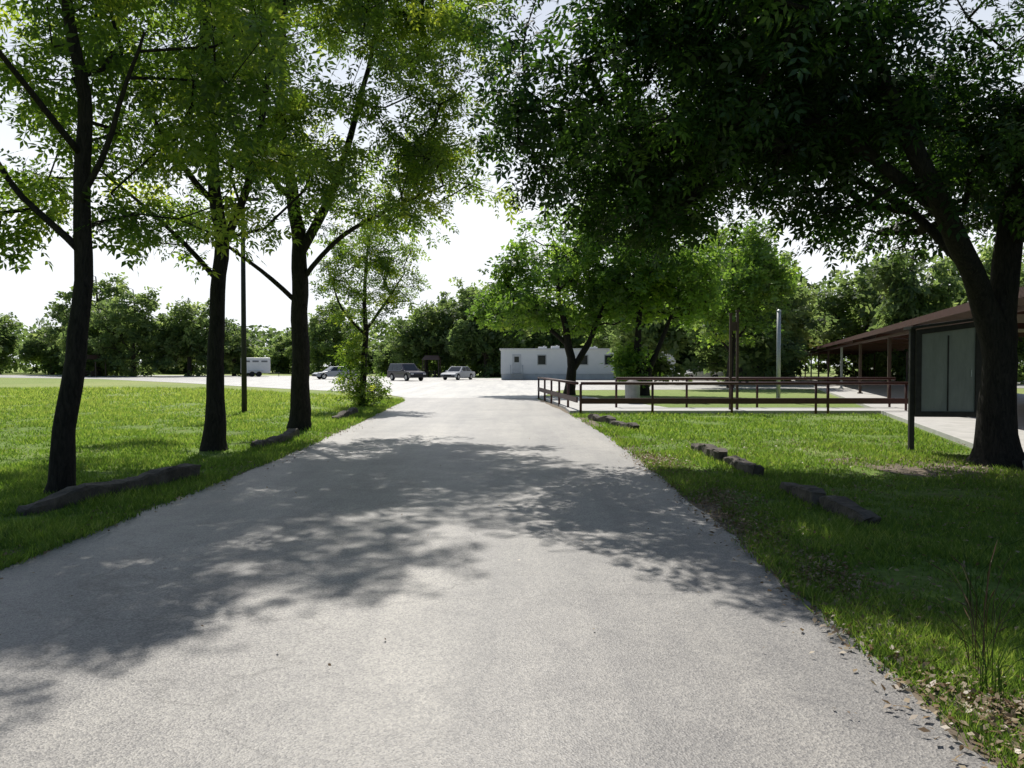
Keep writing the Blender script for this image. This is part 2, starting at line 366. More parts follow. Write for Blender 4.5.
# big shade tree beside the display cabinet
tree('tree','massive dark shade tree with forked trunk beside the display cabinet',(7.8,12.8,0),21,
 [[(0,0,-0.1,0.60),(0.0,0,0.15,0.38),(-0.02,0,0.5,0.29),(-0.02,0,1.3,0.25),(-0.06,-0.02,2.0,0.245),(-0.38,-0.15,2.65,0.18),(-0.90,-0.5,3.3,0.165),(-1.5,-0.9,4.0,0.15),(-2.1,-1.1,5.0,0.125),(-2.7,-1.0,6.8,0.08),(-3.0,-0.8,9,0.04)],
  [(-0.02,0,1.8,0.235),(0.10,0.05,2.7,0.21),(0.2,0.1,3.6,0.20),(0.4,0.1,5.0,0.17),(0.7,0,7.5,0.10),(0.6,0,10.0,0.04)],
  [(-1.3,-0.75,3.8,0.10),(-2.6,-0.8,4.8,0.085),(-4.0,-0.9,5.8,0.065),(-6.2,-0.8,6.6,0.03)],
  [(-0.8,-0.3,3.2,0.08),(-1.2,1.0,4.4,0.07),(-2.2,2.6,5.6,0.05),(-3.2,4.0,6.6,0.03)],
  [(0.2,0,3.6,0.14),(0.6,-1.5,4.8,0.10),(0.4,-3.2,5.9,0.07),(0.2,-4.6,6.8,0.03)],
  [(0.3,0,4.2,0.14),(2.0,0.4,5.4,0.1),(4.0,0.6,6.4,0.06)]],
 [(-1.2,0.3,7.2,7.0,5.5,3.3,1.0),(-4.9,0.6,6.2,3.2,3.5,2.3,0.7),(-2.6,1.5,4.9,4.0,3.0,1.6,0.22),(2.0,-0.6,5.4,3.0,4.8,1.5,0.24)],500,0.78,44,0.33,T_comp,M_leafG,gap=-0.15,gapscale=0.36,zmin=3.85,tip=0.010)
# mid-distance trees on the island
tree('tree','broad round-crowned tree on the grass island behind the handrail',(3.1,43.0,0),31,
 [[(0,0,-0.1,0.42),(0,0,0.3,0.30),(0.1,0,1.5,0.25),(-0.1,0,3.0,0.2),(-0.5,0,5.0,0.13),(-0.8,0,8.0,0.05)],
  [(0.05,0,1.2,0.2),(0.9,0,2.6,0.17),(1.7,0,4.4,0.12),(2.4,0,6.6,0.05)],
  [(0,0,2.6,0.12),(-1.6,0.2,4.0,0.09),(-3.0,0,5.0,0.04)]],
 [(0.1,0,6.7,3.7,3.4,3.3,1.0),(-2.9,0,5.3,2.2,2.4,1.8,0.38),(2.6,0,5.5,2.0,2.4,1.9,0.3),(1.2,0,9.4,1.9,1.8,1.4,0.17)],265,0.78,27,0.36,T_broad,M_leafM,gap=-0.12,gapscale=0.4,zmin=3.2,tip=0.015)
tree('tree','vine-covered leafy tree with several dark stems behind the handrail',(6.9,42.0,0),32,
 [[(0,0,-0.1,0.4),(0,0,0.5,0.28),(-0.3,0,2.0,0.22),(-0.2,0,4.0,0.14),(0.2,0,7.0,0.05)],
  [(0,0,0.3,0.2),(0.6,0,2.0,0.15),(1.6,0,4.5,0.06)]],
 [(0.8,0,6.3,3.2,3.0,2.7,1.0),(-0.5,0,2.4,0.7,0.8,1.6,0.14)],215,0.78,28,0.36,T_broad,M_leafM,gap=-0.15,gapscale=0.4,zmin=0.8,tip=0.015)
tree('tree','tall leafy tree standing beyond the lawn near the canopy',(15.3,56.0,0),33,
 [[(0,0,-0.1,0.3),(0,0,1.5,0.22),(0.2,0,4.0,0.16),(0.1,0,9.0,0.05)],
  [(0.1,0,2.4,0.1),(-1.6,0,4.6,0.07),(-2.4,0,6.6,0.03)],[(0.1,0,3.0,0.1),(1.6,0,5.0,0.07),(2.6,0,7.4,0.03)]],
 [(0,0,7.4,4.6,3.8,4.4,1.0)],200,0.9,27,0.42,T_broad,M_leafM,gap=-0.08,gapscale=0.3,zmin=2.6,tip=0.015)

# far trees : a few masters, then copies
G_far='trees of the distant tree line'
masters=[]
for i,(h,w,gp) in enumerate(((10,4.2,-0.12),(9,3.6,-0.15),(12,5.0,-0.12),(8,3.4,-0.1))):
    m=tree('tree','distant leafy green tree in the tree line',(-200+i*10,190,0),50+i,
     [[(0,0,-0.1,0.3),(0,0,h*0.25,0.2),(0.2,0,h*0.6,0.12),(0,0,h*0.9,0.05)],
      [(0,0,h*0.2,0.12),(w*0.3,0,h*0.4,0.08),(w*0.6,0,h*0.6,0.03)],
      [(0,0,h*0.22,0.12),(-w*0.3,0,h*0.4,0.08),(-w*0.6,0,h*0.6,0.03)]],
     [(0,0,h*0.58,w*0.7,w*0.7,h*0.40,1.0),(w*0.5,0.3,h*0.36,w*0.6,w*0.6,h*0.25,0.5),(-w*0.5,-0.3,h*0.42,w*0.6,w*0.6,h*0.28,0.5),(0.2,0,h*0.15,w*0.7,w*0.7,h*0.14,0.3)],
     170,0.85,17,0.50,T_clump,M_leafF,bark=M_barkf,gap=gp,gapscale=0.42,tip=0.02,group=G_far)
    masters.append(m)
rf=random.Random(99)
used=set()
def far(X,D,k,s,sz=None):
    s3=(s*rf.uniform(0.9,1.15),s*rf.uniform(0.9,1.15),(sz or s)*rf.uniform(0.9,1.12))
    if k not in used:
        used.add(k); m=masters[k]; m.location=(X,D,0); m.scale=s3
    else: copy_thing(masters[k],(X,D,0),rf.uniform(0,6.28),s3)
far(-53,112,2,1.2); far(-46,114,0,1.3); far(-60,116,1,1.25); far(-41,118,3,1.1)
x=-135
while x<-12:
    d=rf.uniform(128,150); px=512+800*x/d
    s=1.0 if px>200 else 1.3
    far(x,d,rf.randrange(4),s*rf.uniform(0.75,1.15)); x+=rf.uniform(3.6,6.2)
for X,D,k,s in ((-12,112,0,1.15),(-7,112,2,1.1),(-2,112,1,1.45),(3,116,3,1.5),(-17,118,3,0.9),(-3.5,108,3,1.35),(8,118,0,1.3),(14,120,2,1.2),(20,116,1,1.3),(27,118,0,1.4),(-9,125,1,1.5)):
    far(X,D,k,s)
for X,D,k,s in ((12.5,73,3,1.25),(19.0,66,0,1.15),(14,96,1,1.3),(22.5,74,2,1.15),(19,95,3,1.4),(25,82,1,1.3),(24,96,2,1.2),(28,104,0,1.4),(42,95,2,1.45),(39,112,0,1.6),(33,118,2,1.3),(48,104,1,1.6),(56,98,2,1.4),(50,80,0,1.5),(43,82,3,1.5),(60,84,2,1.3),(36,72,1,1.3),(66,96,1,1.3),(74,90,0,1.2),(44,66,2,1.15)):
    far(X,D,k,s)
# woodland mass
n=36000; X=rng.uniform(-190,170,n); D=rng.uniform(152,172,n)
top=np.array([9.5+(2.5 if x>10 else 0)+2.2*noise.noise(Vector((x*0.05,3.3,0)))+2.2*noise.noise(Vector((x*0.22,8.3,0))) for x in X])*(1-0.25*((D-152)<5))
Z=rng.random(n)**0.7*top; P=np.stack([X,D,Z],1)
Rm=rotmats(rng.uniform(0,6.28,n),rng.normal(0.3,0.6,n),rng.normal(0,0.8,n)); 
q=np.array([(0,0,0),(0.6,0.4,0),(1.3,0,-.1),(0.6,-0.4,0)])
V=np.einsum('nij,kj->nki',Rm,q)*rng.uniform(0.6,1.2,n)[:,None,None]+P[:,None,:]
wd=numpy_quads('woodland',V.reshape(-1,3),4,M_leafF,rng.normal(0.35,0.2,n)); wd['kind']='stuff'; wd['label']='dense green woodland beyond the field'; wd['category']='woodland'

# ------------------------------------------------------------------ ground, road, lot
def seg_interp(pts,t):
    return float(np.interp(t,[p[0] for p in pts],[p[1] for p in pts]))
LE=[(-40,-4.0),(6,-4.0),(15,-4.0),(20,-4.15),(28,-4.5),(36,-4.85),(40,-5.6)]
RE=[(-40,1.95),(4,1.95),(10,2.12),(18,2.15),(26,1.85),(36,1.25),(40,1.1)]
def ledge(d): return seg_interp(LE,d)+0.10*noise.noise(Vector((d*0.7,1.3,0)))+0.05*noise.noise(Vector((d*3.1,5.3,0)))
def redge(d): return seg_interp(RE,d)+0.10*noise.noise(Vector((d*0.7,11.3,0)))+0.05*noise.noise(Vector((d*3.1,15.3,0)))
g=B(); S=900; seg=64
g.v=[(S*math.cos(2*math.pi*i/seg),S*math.sin(2*math.pi*i/seg),0) for i in range(seg)]; g.f=[tuple(range(seg))]
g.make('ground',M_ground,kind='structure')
b=B(); ds=list(np.arange(-40,40.01,0.2))
for i,d in enumerate(ds):
    l,r=ledge(d),redge(d)
    for k in range(5): b.v.append((l+(r-l)*k/4,d,0.008))
for i in range(len(ds)-1):
    for k in range(4): o=i*5+k; b.f.append((o,o+1,o+6,o+5))
b.make('road',M_road,kind='structure')
lot=B()
near=[(-120,118),(-75,108),(-47,91),(-30,72),(-16,54.5),(-9,47),(-6.6,42.5),(-5.0,38.6),(1.3,38.4),(2.0,44),(3.0,50.5),(9,51.5),(45,56),(60,60),(60,70)]
farl=[(60,100),(18,101),(18,97),(-4,97),(-6,103),(-40,122),(-120,134)]
for x,y in near+farl: lot.v.append((x,y,0.012))
lot.f=[tuple(range(len(lot.v)))]
lot.make('parking_lot',M_lot,kind='structure')
def strip(name,edge,o0,o1,mat,z,d0=-10,d1=37):
    b=B(); dd=np.arange(d0,d1,0.25)
    for d in dd:
        e=edge(d); b.v+=[(e+o0,d,z),(e+o1*(1+0.6*noise.noise(Vector((d*0.5,o1,3)))),d,z)]
    for i in range(len(dd)-1): b.f.append((2*i,2*i+1,2*i+3,2*i+2) if o1>o0 else (2*i+1,2*i,2*i+2,2*i+3))
    return b.make(name,mat,kind='structure')
strip('verge',redge,-0.1,0.32,M_soil,0.004); strip('verge',ledge,0.1,-0.25,M_soil,0.004)
b=B(); nn=40
for i in range(nn):
    a=2*math.pi*i/nn; r=1.7*(1+0.35*noise.noise(Vector((math.cos(a)*1.5,math.sin(a)*1.5,7))))
    b.v.append((7.6+r*1.3*math.cos(a),12.6+r*math.sin(a),0.004))
b.f=[tuple(range(nn))]; b.make('bare_ground',M_soil,kind='structure')
w=B(); w.box((7.7,27.25,0.05),(11.6,1.9,0.10)); 
w.make('walkway',M_conc,kind='structure',bevel=0.01)
w=B(); pts=[(1.95,28.25),(5.6,28.25),(3.6,38.4),(1.35,38.4)]
w.v=[(x,y,0.0) for x,y in pts]+[(x,y,0.09) for x,y in pts]; w.f=[(4,5,6,7),(0,1,5,4),(1,2,6,5),(2,3,7,6),(3,0,4,7)]
w.make('walkway',M_conc,kind='structure',bevel=0.01)
U=Vector((0.290,0.957,0)).normalized(); PV=Vector((U.y,-U.x,0)); O0=Vector((5.54,0,0))
def cp(d,off,z):
    p=O0+Vector((0.303*d,d,0))+PV*off; return (p.x,p.y,z)
w=B(); a=[cp(10,-1.3,0),cp(10,8,0),cp(104,8,0),cp(104,-1.3,0)]
w.v=a+[(x,y,0.11) for x,y,_ in a]; w.f=[(4,5,6,7),(0,1,5,4),(1,2,6,5),(2,3,7,6),(3,0,4,7)]
w.make('pavement',M_conc,kind='structure',bevel=0.01)

# ------------------------------------------------------------------ canopy building
rz=-math.atan2(0.303,1.0)
root=thing('covered_walkway_building','long low building with rust-brown metal canopy roof on slim posts','building',tuple(O0+Vector((0.303*10,10,0))),rz)
LB=98.0
r=B(); 
def rq(x0,z0,x1,z1,t,y0=0,y1=LB):
    r.v+= [(x0,y0,z0),(x1,y0,z1),(x1,y1,z1),(x0,y1,z0),(x0,y0,z0+t),(x1,y0,z1+t),(x1,y1,z1+t),(x0,y1,z0+t)]
    o=len(r.v)-8; r.f.extend([(o,o+3,o+2,o+1),(o+4,o+5,o+6,o+7),(o,o+1,o+5,o+4),(o+1,o+2,o+6,o+5),(o+2,o+3,o+7,o+6),(o+3,o,o+4,o+7)])
rq(-0.35,3.02,3.5,4.15,0.06); rq(3.502,4.15,7.4,3.02,0.06)
roof=r.make('roof',M_roof,root)
f=B(); f.box((-0.38,LB/2,3.0),(0.05,LB,0.20)); f.make('fascia',M_rail,root)
for i in range(12): 
    f=B(); f.box((3.5,1+i*8.9,2.92),(7.0,0.12,0.2)); f.make('crossbeam',M_rail,root)
f=B(); f.box((0.0,LB/2,2.77),(0.14,LB,0.09)); f.make('beam',M_rail,root)
for i in range(11):
    yy=5.0+i*9.4
    for xx in (0,6.9):
        p=B(); p.box((xx,yy,1.42),(0.13,0.13,2.60)); p.box((xx,yy,0.14),(0.24,0.24,0.06)); p.make('post',M_grey if (i%3==1 and xx==0) else M_brown,root)
wl=B(); wl.box((6.2,12,1.5),(0.2,20,3.0)); wl.make('wall',M_brick,root)
for i in range(3):
    yy=5+i*6.5
    q=B(); q.box((6.085,yy,1.7),(0.03,2.2,1.1)); wn=q.make('window',M_glass,root)
    fr=B(); 
    for dz in (-0.59,0.59): fr.box((6.07,yy,1.7+dz),(0.05,2.4,0.08))
    for dy in (-1.14,0,1.14): fr.box((6.065,yy+dy,1.7),(0.05,0.07,1.1))
    fr.make('frame',M_grey,wn)
for i in range(2):
    q=B(); q.box((6.08,8.2+i*6.5,1.16),(0.05,1.0,2.1)); q.make('door',M_brown,root)

# ------------------------------------------------------------------ railings
def railing(label,pts,h,posts,low=True,lowz=0.38,base=0.0):
    root=thing('handrail',label,'railing',(pts[0][0],pts[0][1],0),group='maroon handrails along the walkway')
    o=Vector((pts[0][0],pts[0][1],0)); P=[Vector((x,y,0))-o for x,y in pts]
    t=B(); t.tube([p+Vector((0,0,h)) for p in P],0.05,8); t.make('top_rail',M_rail,root,smooth=True)
    if low:
        t=B(); 
        for a,c in zip(P[:-1],P[1:]):
            m=(a+c)/2; dx=c-a; t.box((m.x,m.y,lowz),(dx.length-0.05,0.05,0.18),math.atan2(dx.y,dx.x))
        t.make('lower_rail',M_rail,root)
    for (x,y) in posts:
        q=B(); q.tube([(x-o.x,y-o.y,base-0.05),(x-o.x,y-o.y,h-0.02)],0.042,8); q.make('post',M_rail,root,smooth=True)
    return root
railing('maroon pipe handrail along the near edge of the concrete walkway',[(2.25,26.15),(13.1,26.15)],1.0,[(x,26.15) for x in (2.25,4.6,7.2,9.95,10.35,12.9)],lowz=0.42)
railing('maroon pipe handrail along the far edge of the concrete walkway',[(3.7,28.35),(13.6,28.35)],1.12,[(x,28.35) for x in (3.7,6.2,8.7,11.2,13.4)],lowz=0.34)
railing('maroon pipe handrail running beside the drive toward the lot',[(2.15,26.3),(1.25,38.3)],1.0,[(2.0,28.5),(1.82,30.8),(1.64,33.2),(1.46,35.6),(1.27,38.1)],lowz=0.45)
root=thing('tall_twin_post','pair of tall slim brown metal posts beside the walkway','post',(7.35,26.9,0))
for dx,hh in ((0,3.3),(0.23,3.4)):
    q=B(); q.box((dx,0,hh/2),(0.08,0.08,hh)); q.box((dx,0,hh+0.02),(0.12,0.12,0.05)); q.make('post',M_brown,root)
q=B(); q.box((0.115,0,2.9),(0.14,0.05,0.3)); q.make('bracket',M_brown,root)
root=thing('metal_pole','light grey metal pole standing on the lawn','pole',(11.5,34.5,0))
q=B(); q.tube([(0,0,-0.1),(0,0,3.9)],[0.09,0.085],12); q.make('shaft',M_grey,root,smooth=True)
q=B(); q.tube([(0,0,3.9),(0,0,3.95),(0,0,4.0)],[0.10,0.09,0.03],12); q.make('cap',M_grey,root)
q=B(); q.tube([(0,0,0),(0,0,0.12)],[0.2,0.17],12); q.make('footing',M_conc,root)
root=thing('utility_pole','slim dark wooden utility pole on the grass','pole',(-8.95,26.7,0))
q=B(); q.tube([(0,0,-0.1),(0,0,3),(0,0,7.4)],[0.095,0.085,0.07],10); q.make('shaft',M_darkpost,root,smooth=True)
q=B(); q.box((0,0,7.1),(1.1,0.09,0.1)); q.make('crossarm',M_darkpost,root)

# display cabinet
root=thing('display_cabinet','dark framed outdoor display cabinet with weathered grey panel on posts','notice board',(7.98,14.7,0),R(-6))
for dx in (-0.60,0.60):
    q=B(); q.box((dx,0.0,1.1),(0.09,0.09,2.4)); q.make('post',M_darkpost,root,bevel=0.008)
z0,z1=0.66,2.24
q=B(); q.prism([(-0.55,z0),(0.55,z0),(0.55,z1+0.16),(-0.55,z1)],-0.07,0.07); q.make('case',M_darkpost,root)
q=B(); q.prism([(-0.49,z0+0.09),(0.49,z0+0.09),(0.49,z1+0.07),(-0.49,z1-0.07)],-0.085,-0.071); q.make('panel',M_panel,root)
q=B()
for dx in (-0.52,0.52): q.box((dx,-0.095,(z0+z1)/2+(0.04 if dx>0 else 0)),(0.10,0.045,z1-z0-(0.02 if dx>0 else 0.11)))
q.box((0,-0.098,z0+0.035),(1.14,0.05,0.09))
q.prism([(-0.57,z1-0.09),(0.57,z1+0.06),(0.57,z1+0.15),(-0.57,z1)],-0.124,-0.0735)
q.box((0.0,-0.092,(z0+z1)/2),(0.02,0.012,z1-z0-0.2))
q.make('frame',M_darkpost,root)
q=B(); q.prism([(-0.70,z1+0.012),(0.70,z1+0.20),(0.70,z1+0.25),(-0.70,z1+0.06)],-0.22,0.16); q.make('roof',M_darkpost,root)
q=B(); q.box((0.40,-0.095,1.45),(0.02,0.02,0.12)); q.make('handle',M_grey,root)

# timber edging
def timber(a,c,label,h=0.17,w=0.2):
    a=Vector((*a,0)); c=Vector((*c,0)); L_=(c-a).length
    b=B(); n=max(6,int(L_/0.12))
    sx=w/2
    for i in range(n+1):
        t=i/n; x=-L_/2+L_*t; dz=0.07*noise.noise(Vector((x*1.5,a.y,a.x)))-(0.05*(1-t)); dy=0.06*noise.noise(Vector((x*0.9,a.x,2)))
        en=0.85 if i in (0,n) else 1
        for (yy,zz) in ((-sx,0),(-sx,h*0.88),(-sx*0.78,h),(sx*0.78,h),(sx,h*0.88),(sx,0)):
            j=0.022; b.v.append((x+random.uniform(-j,j)+(random.uniform(-0.06,0.06) if i in (0,n) else 0),yy*en+dy+random.uniform(-j,j)*0.8,zz*en+(dz if zz else -0.02)+random.uniform(-j,j)*0.8))
    for i in range(n):
        for k in range(6):
            k2=(k+1)%6; b.f.append((i*6+k,(i+1)*6+k,(i+1)*6+k2,i*6+k2))
    b.f.append(tuple(range(6))); b.f.append(tuple(reversed(range(n*6,n*6+6))))
    ob=b.make('landscape_timber',M_timber); ob.location=(a+c)/2; d=c-a; ob.rotation_euler=(0,0,math.atan2(d.y,d.x))
    ob['label']=label; ob['category']='timber'; ob['group']='timber edging along the drive'
lt='weathered rotting landscape timber lying along the drive edge'
timber((-5.25,8.5),(-4.5,11.4),lt,0.19,0.22)
timber((-4.85,15.0),(-4.75,17.6),lt,0.18); timber((-5.0,22.5),(-5.1,26.0),lt,0.2)
timber((3.42,15.0),(3.5,13.1),lt,0.19); timber((3.5,12.95),(3.55,11.4),lt,0.17)
timber((3.5,10.3),(3.5,9.0),lt,0.12); timber((3.5,8.9),(3.56,7.9),lt,0.16)
timber((2.35,23.6),(2.7,21.5),lt,0.2); timber((2.72,21.4),(3.0,19.4),lt,0.17)

# ------------------------------------------------------------------ white portable building
root=thing('portable_building','long white portable office building with small dark windows','building',(-1.2,86,0))
W=18.8
q=B(); q.box((W/2,3,1.95),(W,6,2.6)); q.make('wall',M_white,root)
q=B(); q.box((W/2,3,0.34),(W-0.1,5.9,0.6)); q.make('skirting',M_skirt,root)
q=B(); q.box((W/2,3,3.32),(W+0.3,6.3,0.13)); q.make('roof',M_offwhite,root)
for x,ww in ((4.4,0.8),(8.9,0.8),(11.6,0.8),(15.3,0.8)):
    q=B(); q.box((x,-0.02,2.15),(ww,0.05,0.95)); wn=q.make('window',M_glass,root)
    q=B(); 
    for dz in (-0.52,0.52): q.box((x,-0.03,2.15+dz),(ww+0.2,0.09,0.09))
    for dx in (-ww/2-0.05,ww/2+0.05): q.box((x+dx,-0.03,2.15),(0.09,0.09,0.95))
    q.make('frame',M_grey,wn)
for x in (1.7,13.4):
    q=B(); q.box((x,-0.03,1.72),(0.95,0.07,2.05)); dr=q.make('door',M_skirt,root)
    q=B(); q.box((x,-0.075,2.2),(0.5,0.02,0.6)); q.make('pane',M_glass,dr)
    q=B(); 
    for k in range(3): q.box((x,-0.4-0.3*k,0.55-0.2*k),(1.3,0.3-0.01,0.18))
    q.make('step',M_conc,root)
    for dx in (-0.65,0.65):
        q=B(); q.tube([(x+dx,-0.2,0.0),(x+dx,-0.2,1.6),(x+dx,-1.2,1.1),(x+dx,-1.2,0)],0.03,6); q.make('handrail',M_grey,root)
for x,hh in ((4.6,0.22),(6.0,0.3),(10.2,0.2)):
    q=B(); q.box((x,3.0,3.40+hh/2),(0.9,1.0,hh)); q.tube([(x+0.2,3,3.4+hh),(x+0.2,3,3.5+hh)],0.12,8); q.make('rooftop_unit',M_offwhite,root)

# ------------------------------------------------------------------ vehicles (length along +x = front)
def car(name,label,cat,loc,rz,paintm,suv=True,group=None):
    root=thing(name,label,cat,loc,rz,group)
    Lh=2.35 if suv else 2.3; wd=0.92 if suv else 0.88; belt=1.02 if suv else 0.88; top=1.74 if suv else 1.43; wr=0.36 if suv else 0.32
    fx,rx=1.45,-1.38; ar=wr+0.07; low=0.28
    prof=[(-Lh,low+0.1),(-Lh-0.02,0.62),(-Lh+0.05,belt-0.04),(-Lh+0.18,belt)]
    if suv: prof+=[(0.95,belt),(1.3,belt-0.02),(Lh-0.18,belt-0.14),(Lh-0.02,belt-0.32),(Lh,0.5),(Lh-0.06,low+0.05)]
    else: prof+=[(1.0,belt),(Lh-0.3,belt-0.13),(Lh-0.03,belt-0.28),(Lh,0.45),(Lh-0.06,low+0.02)]
    def arch(cx): return [(cx+ar*math.cos(a),max(low,wr+ar*math.sin(a))) for a in [R(x) for x in (-8,20,50,80,110,140,170,188)]]
    prof+=arch(fx)+arch(rx)+[(-Lh+0.1,low)]
    b=B(); b.prism(prof,-wd,wd); 
    if suv: bx0,bx1,tx0,tx1=-Lh+0.06,1.05,-Lh+0.38,0.30
    else: bx0,bx1,tx0,tx1=-1.65,1.1,-0.95,0.30
    ti=0.16; lo=[(bx0,-wd+0.03),(bx1,-wd+0.03),(bx1,wd-0.03),(bx0,wd-0.03)]; hi=[(tx0,-wd+ti),(tx1,-wd+ti),(tx1,wd-ti),(tx0,wd-ti)]
    o=len(b.v); b.v+=[(x,y,belt-0.02) for x,y in lo]+[(x,y,top) for x,y in hi]
    b.f+=[(o+4,o+5,o+6,o+7),(o,o+1,o+5,o+4),(o+1,o+2,o+6,o+5),(o+2,o+3,o+7,o+6),(o+3,o,o+4,o+7)]
    b.make('body',paintm,root,bevel=0.035)
    lo3=[Vector((x,y,belt-0.02)) for x,y in lo]; hi3=[Vector((x,y,top)) for x,y in hi]
    def panel(i,j,u0,u1,v0,v1,nm='window'):
        A,Bb,C,D=lo3[i],lo3[j],hi3[j],hi3[i]
        nrm=(Bb-A).cross(D-A).normalized()*0.012
        def pt(u,v): return A.lerp(Bb,u).lerp(D.lerp(C,u),v)+nrm
        q=B(); q.quad(pt(u0,v0),pt(u1,v0),pt(u1,v1),pt(u0,v1)); q.make(nm,M_glass,root)
    for (i,j) in ((0,1),(2,3)):
        us=((0.05,0.30),(0.34,0.60),(0.64,0.92)) if suv else ((0.08,0.48),(0.52,0.90))
        for u0,u1 in us:
            if i==2: u0,u1=1-u1,1-u0
            panel(i,j,u0,u1,0.14,0.88)
    panel(1,2,0.08,0.92,0.1,0.9,'windscreen'); panel(3,0,0.10,0.90,0.14,0.88,'rear_window')
    for cx in (fx,rx):
        for sy in (-1,1):
            t=B(); yy=sy*(wd-0.11)
            t.tube([(cx,yy-0.11,wr),(cx,yy-0.09,wr),(cx,yy+0.09,wr),(cx,yy+0.11,wr)],[wr-0.03,wr,wr,wr-0.03],20); ty=t.make('wheel',M_rubber,root,smooth=False)
            t=B(); yo=yy+sy*0.115; t.tube([(cx,yo-0.01,wr),(cx,yo+0.01,wr)],[wr*0.62,wr*0.56],16); t.make('rim',M_rim,ty)
    for sy in (-1,1):
        t=B(); t.box((Lh-0.06,sy*(wd-0.22),belt-0.33),(0.12,0.32,0.14)); t.make('headlight',M_lamp,root,bevel=0.02)
        t=B(); t.box((-Lh+0.02,sy*(wd-0.12),belt-0.17),(0.10,0.18,0.30)); t.make('tail_light',M_red,root,bevel=0.02)
        t=B(); t.box((0.85,sy*(wd+0.09),belt+0.06),(0.12,0.18,0.13)); t.make('mirror',paintm,root,bevel=0.02)
    t=B(); t.box((Lh-0.01,0,belt-0.36),(0.05,0.85,0.13)); t.make('grille',M_dark,root)
    t=B(); t.box((Lh,0,0.43),(0.10,1.7,0.16)); t.make('bumper',M_dark,root,bevel=0.02)
    t=B(); t.box((-Lh,0,0.46),(0.12,1.7,0.18)); t.make('bumper',M_dark,root,bevel=0.02)
    return root
car('parked_suv','dark plum sport utility vehicle parked on the sunlit lot','car',(-10.7,81,0.012),R(-52),M_maroon,True)
car('parked_car','silver saloon car parked facing the drive','car',(-5.8,86,0.012),R(-115),M_silver,False)
car('parked_car','pale silver car parked beyond the roadside trees','car',(-20.0,90,0.012),R(-150),M_silver,False)
car('parked_car','white car parked beside the portable building','car',(19.2,82,0.012),R(-165),M_wpaint,False)
# horse trailer
root=thing('horse_trailer','white enclosed livestock trailer with slatted openings','trailer',(-35.3,110,0.0),R(22))
q=B(); q.box((0,0,1.55),(3.8,2.0,2.1)); q.make('body',M_wpaint,root,bevel=0.08)
for i in range(3): 
    q=B(); q.box((-1.2+i*1.15,-1.01,2.1),(0.8,0.04,0.22)); q.make('window',M_slat,root)
q=B(); q.box((2.55,0,0.5),(1.4,0.12,0.12)); q.make('tow_bar',M_dark,root)
q=B(); q.tube([(3.1,0,0),(3.1,0,0.6)],0.04,6); q.make('jack',M_dark,root)
for cx in (-0.5,0.4):
    for sy in (-1,1):
        t=B(); t.tube([(cx,sy*1.0-0.1,0.36),(cx,sy*1.0+0.1,0.36)],0.36,16); t.make('wheel',M_rubber,root)
q=B(); q.box((-0.05,-1.05,0.82),(2.0,0.22,0.06)); q.make('mudguard',M_skirt,root)
def shelter(label,loc,w,h,rmat):
    root=thing('open_shelter',label,'shelter',loc)
    q=B(); v=[(-w/2,0,h),(w/2,0,h),(w/2,3,h),(-w/2,3,h),(-w/2+0.3,1.5,h+0.6),(w/2-0.3,1.5,h+0.6)]
    q.v=v; q.f=[(0,1,5,4),(2,3,4,5),(1,2,5),(3,0,4),(0,3,2,1)]; q.make('roof',rmat,root)
    for x in (-w/2+0.15,w/2-0.15):
        for y in (0.15,2.85):
            q=B(); q.box((x,y,h/2),(0.14,0.14,h)); q.make('post',M_brown,root)
    q=B(); q.box((0,1.5,0.75),(w*0.6,0.8,0.06)); q.box((0,0.85,0.45),(w*0.6,0.25,0.05)); q.box((0,2.15,0.45),(w*0.6,0.25,0.05))
    for x in (-w*0.2,w*0.2): q.box((x,1.5,0.37),(0.1,1.6,0.7))
    q.make('table',M_brown,root)
shelter('small open shelter with dark red roof at the field edge',(-58.5,109,0),3.6,2.4,M_rail)
shelter('small red-roofed open shelter beside the lot',(-10.8,106,0),2.4,2.3,M_roof)
root=thing('litter_bin','round grey litter bin beneath the leafy tree','bin',(4.75,31.5,0))
q=B(); q.tube([(0,0,0),(0,0,0.05),(0,0,0.8),(0,0,0.84)],[0.26,0.28,0.30,0.32],16); q.make('drum',M_bin,root,smooth=False)
q=B(); q.tube([(0,0,0.84),(0,0,0.95),(0,0,1.02)],[0.33,0.26,0.1],16); q.make('lid',M_darkpost,root)

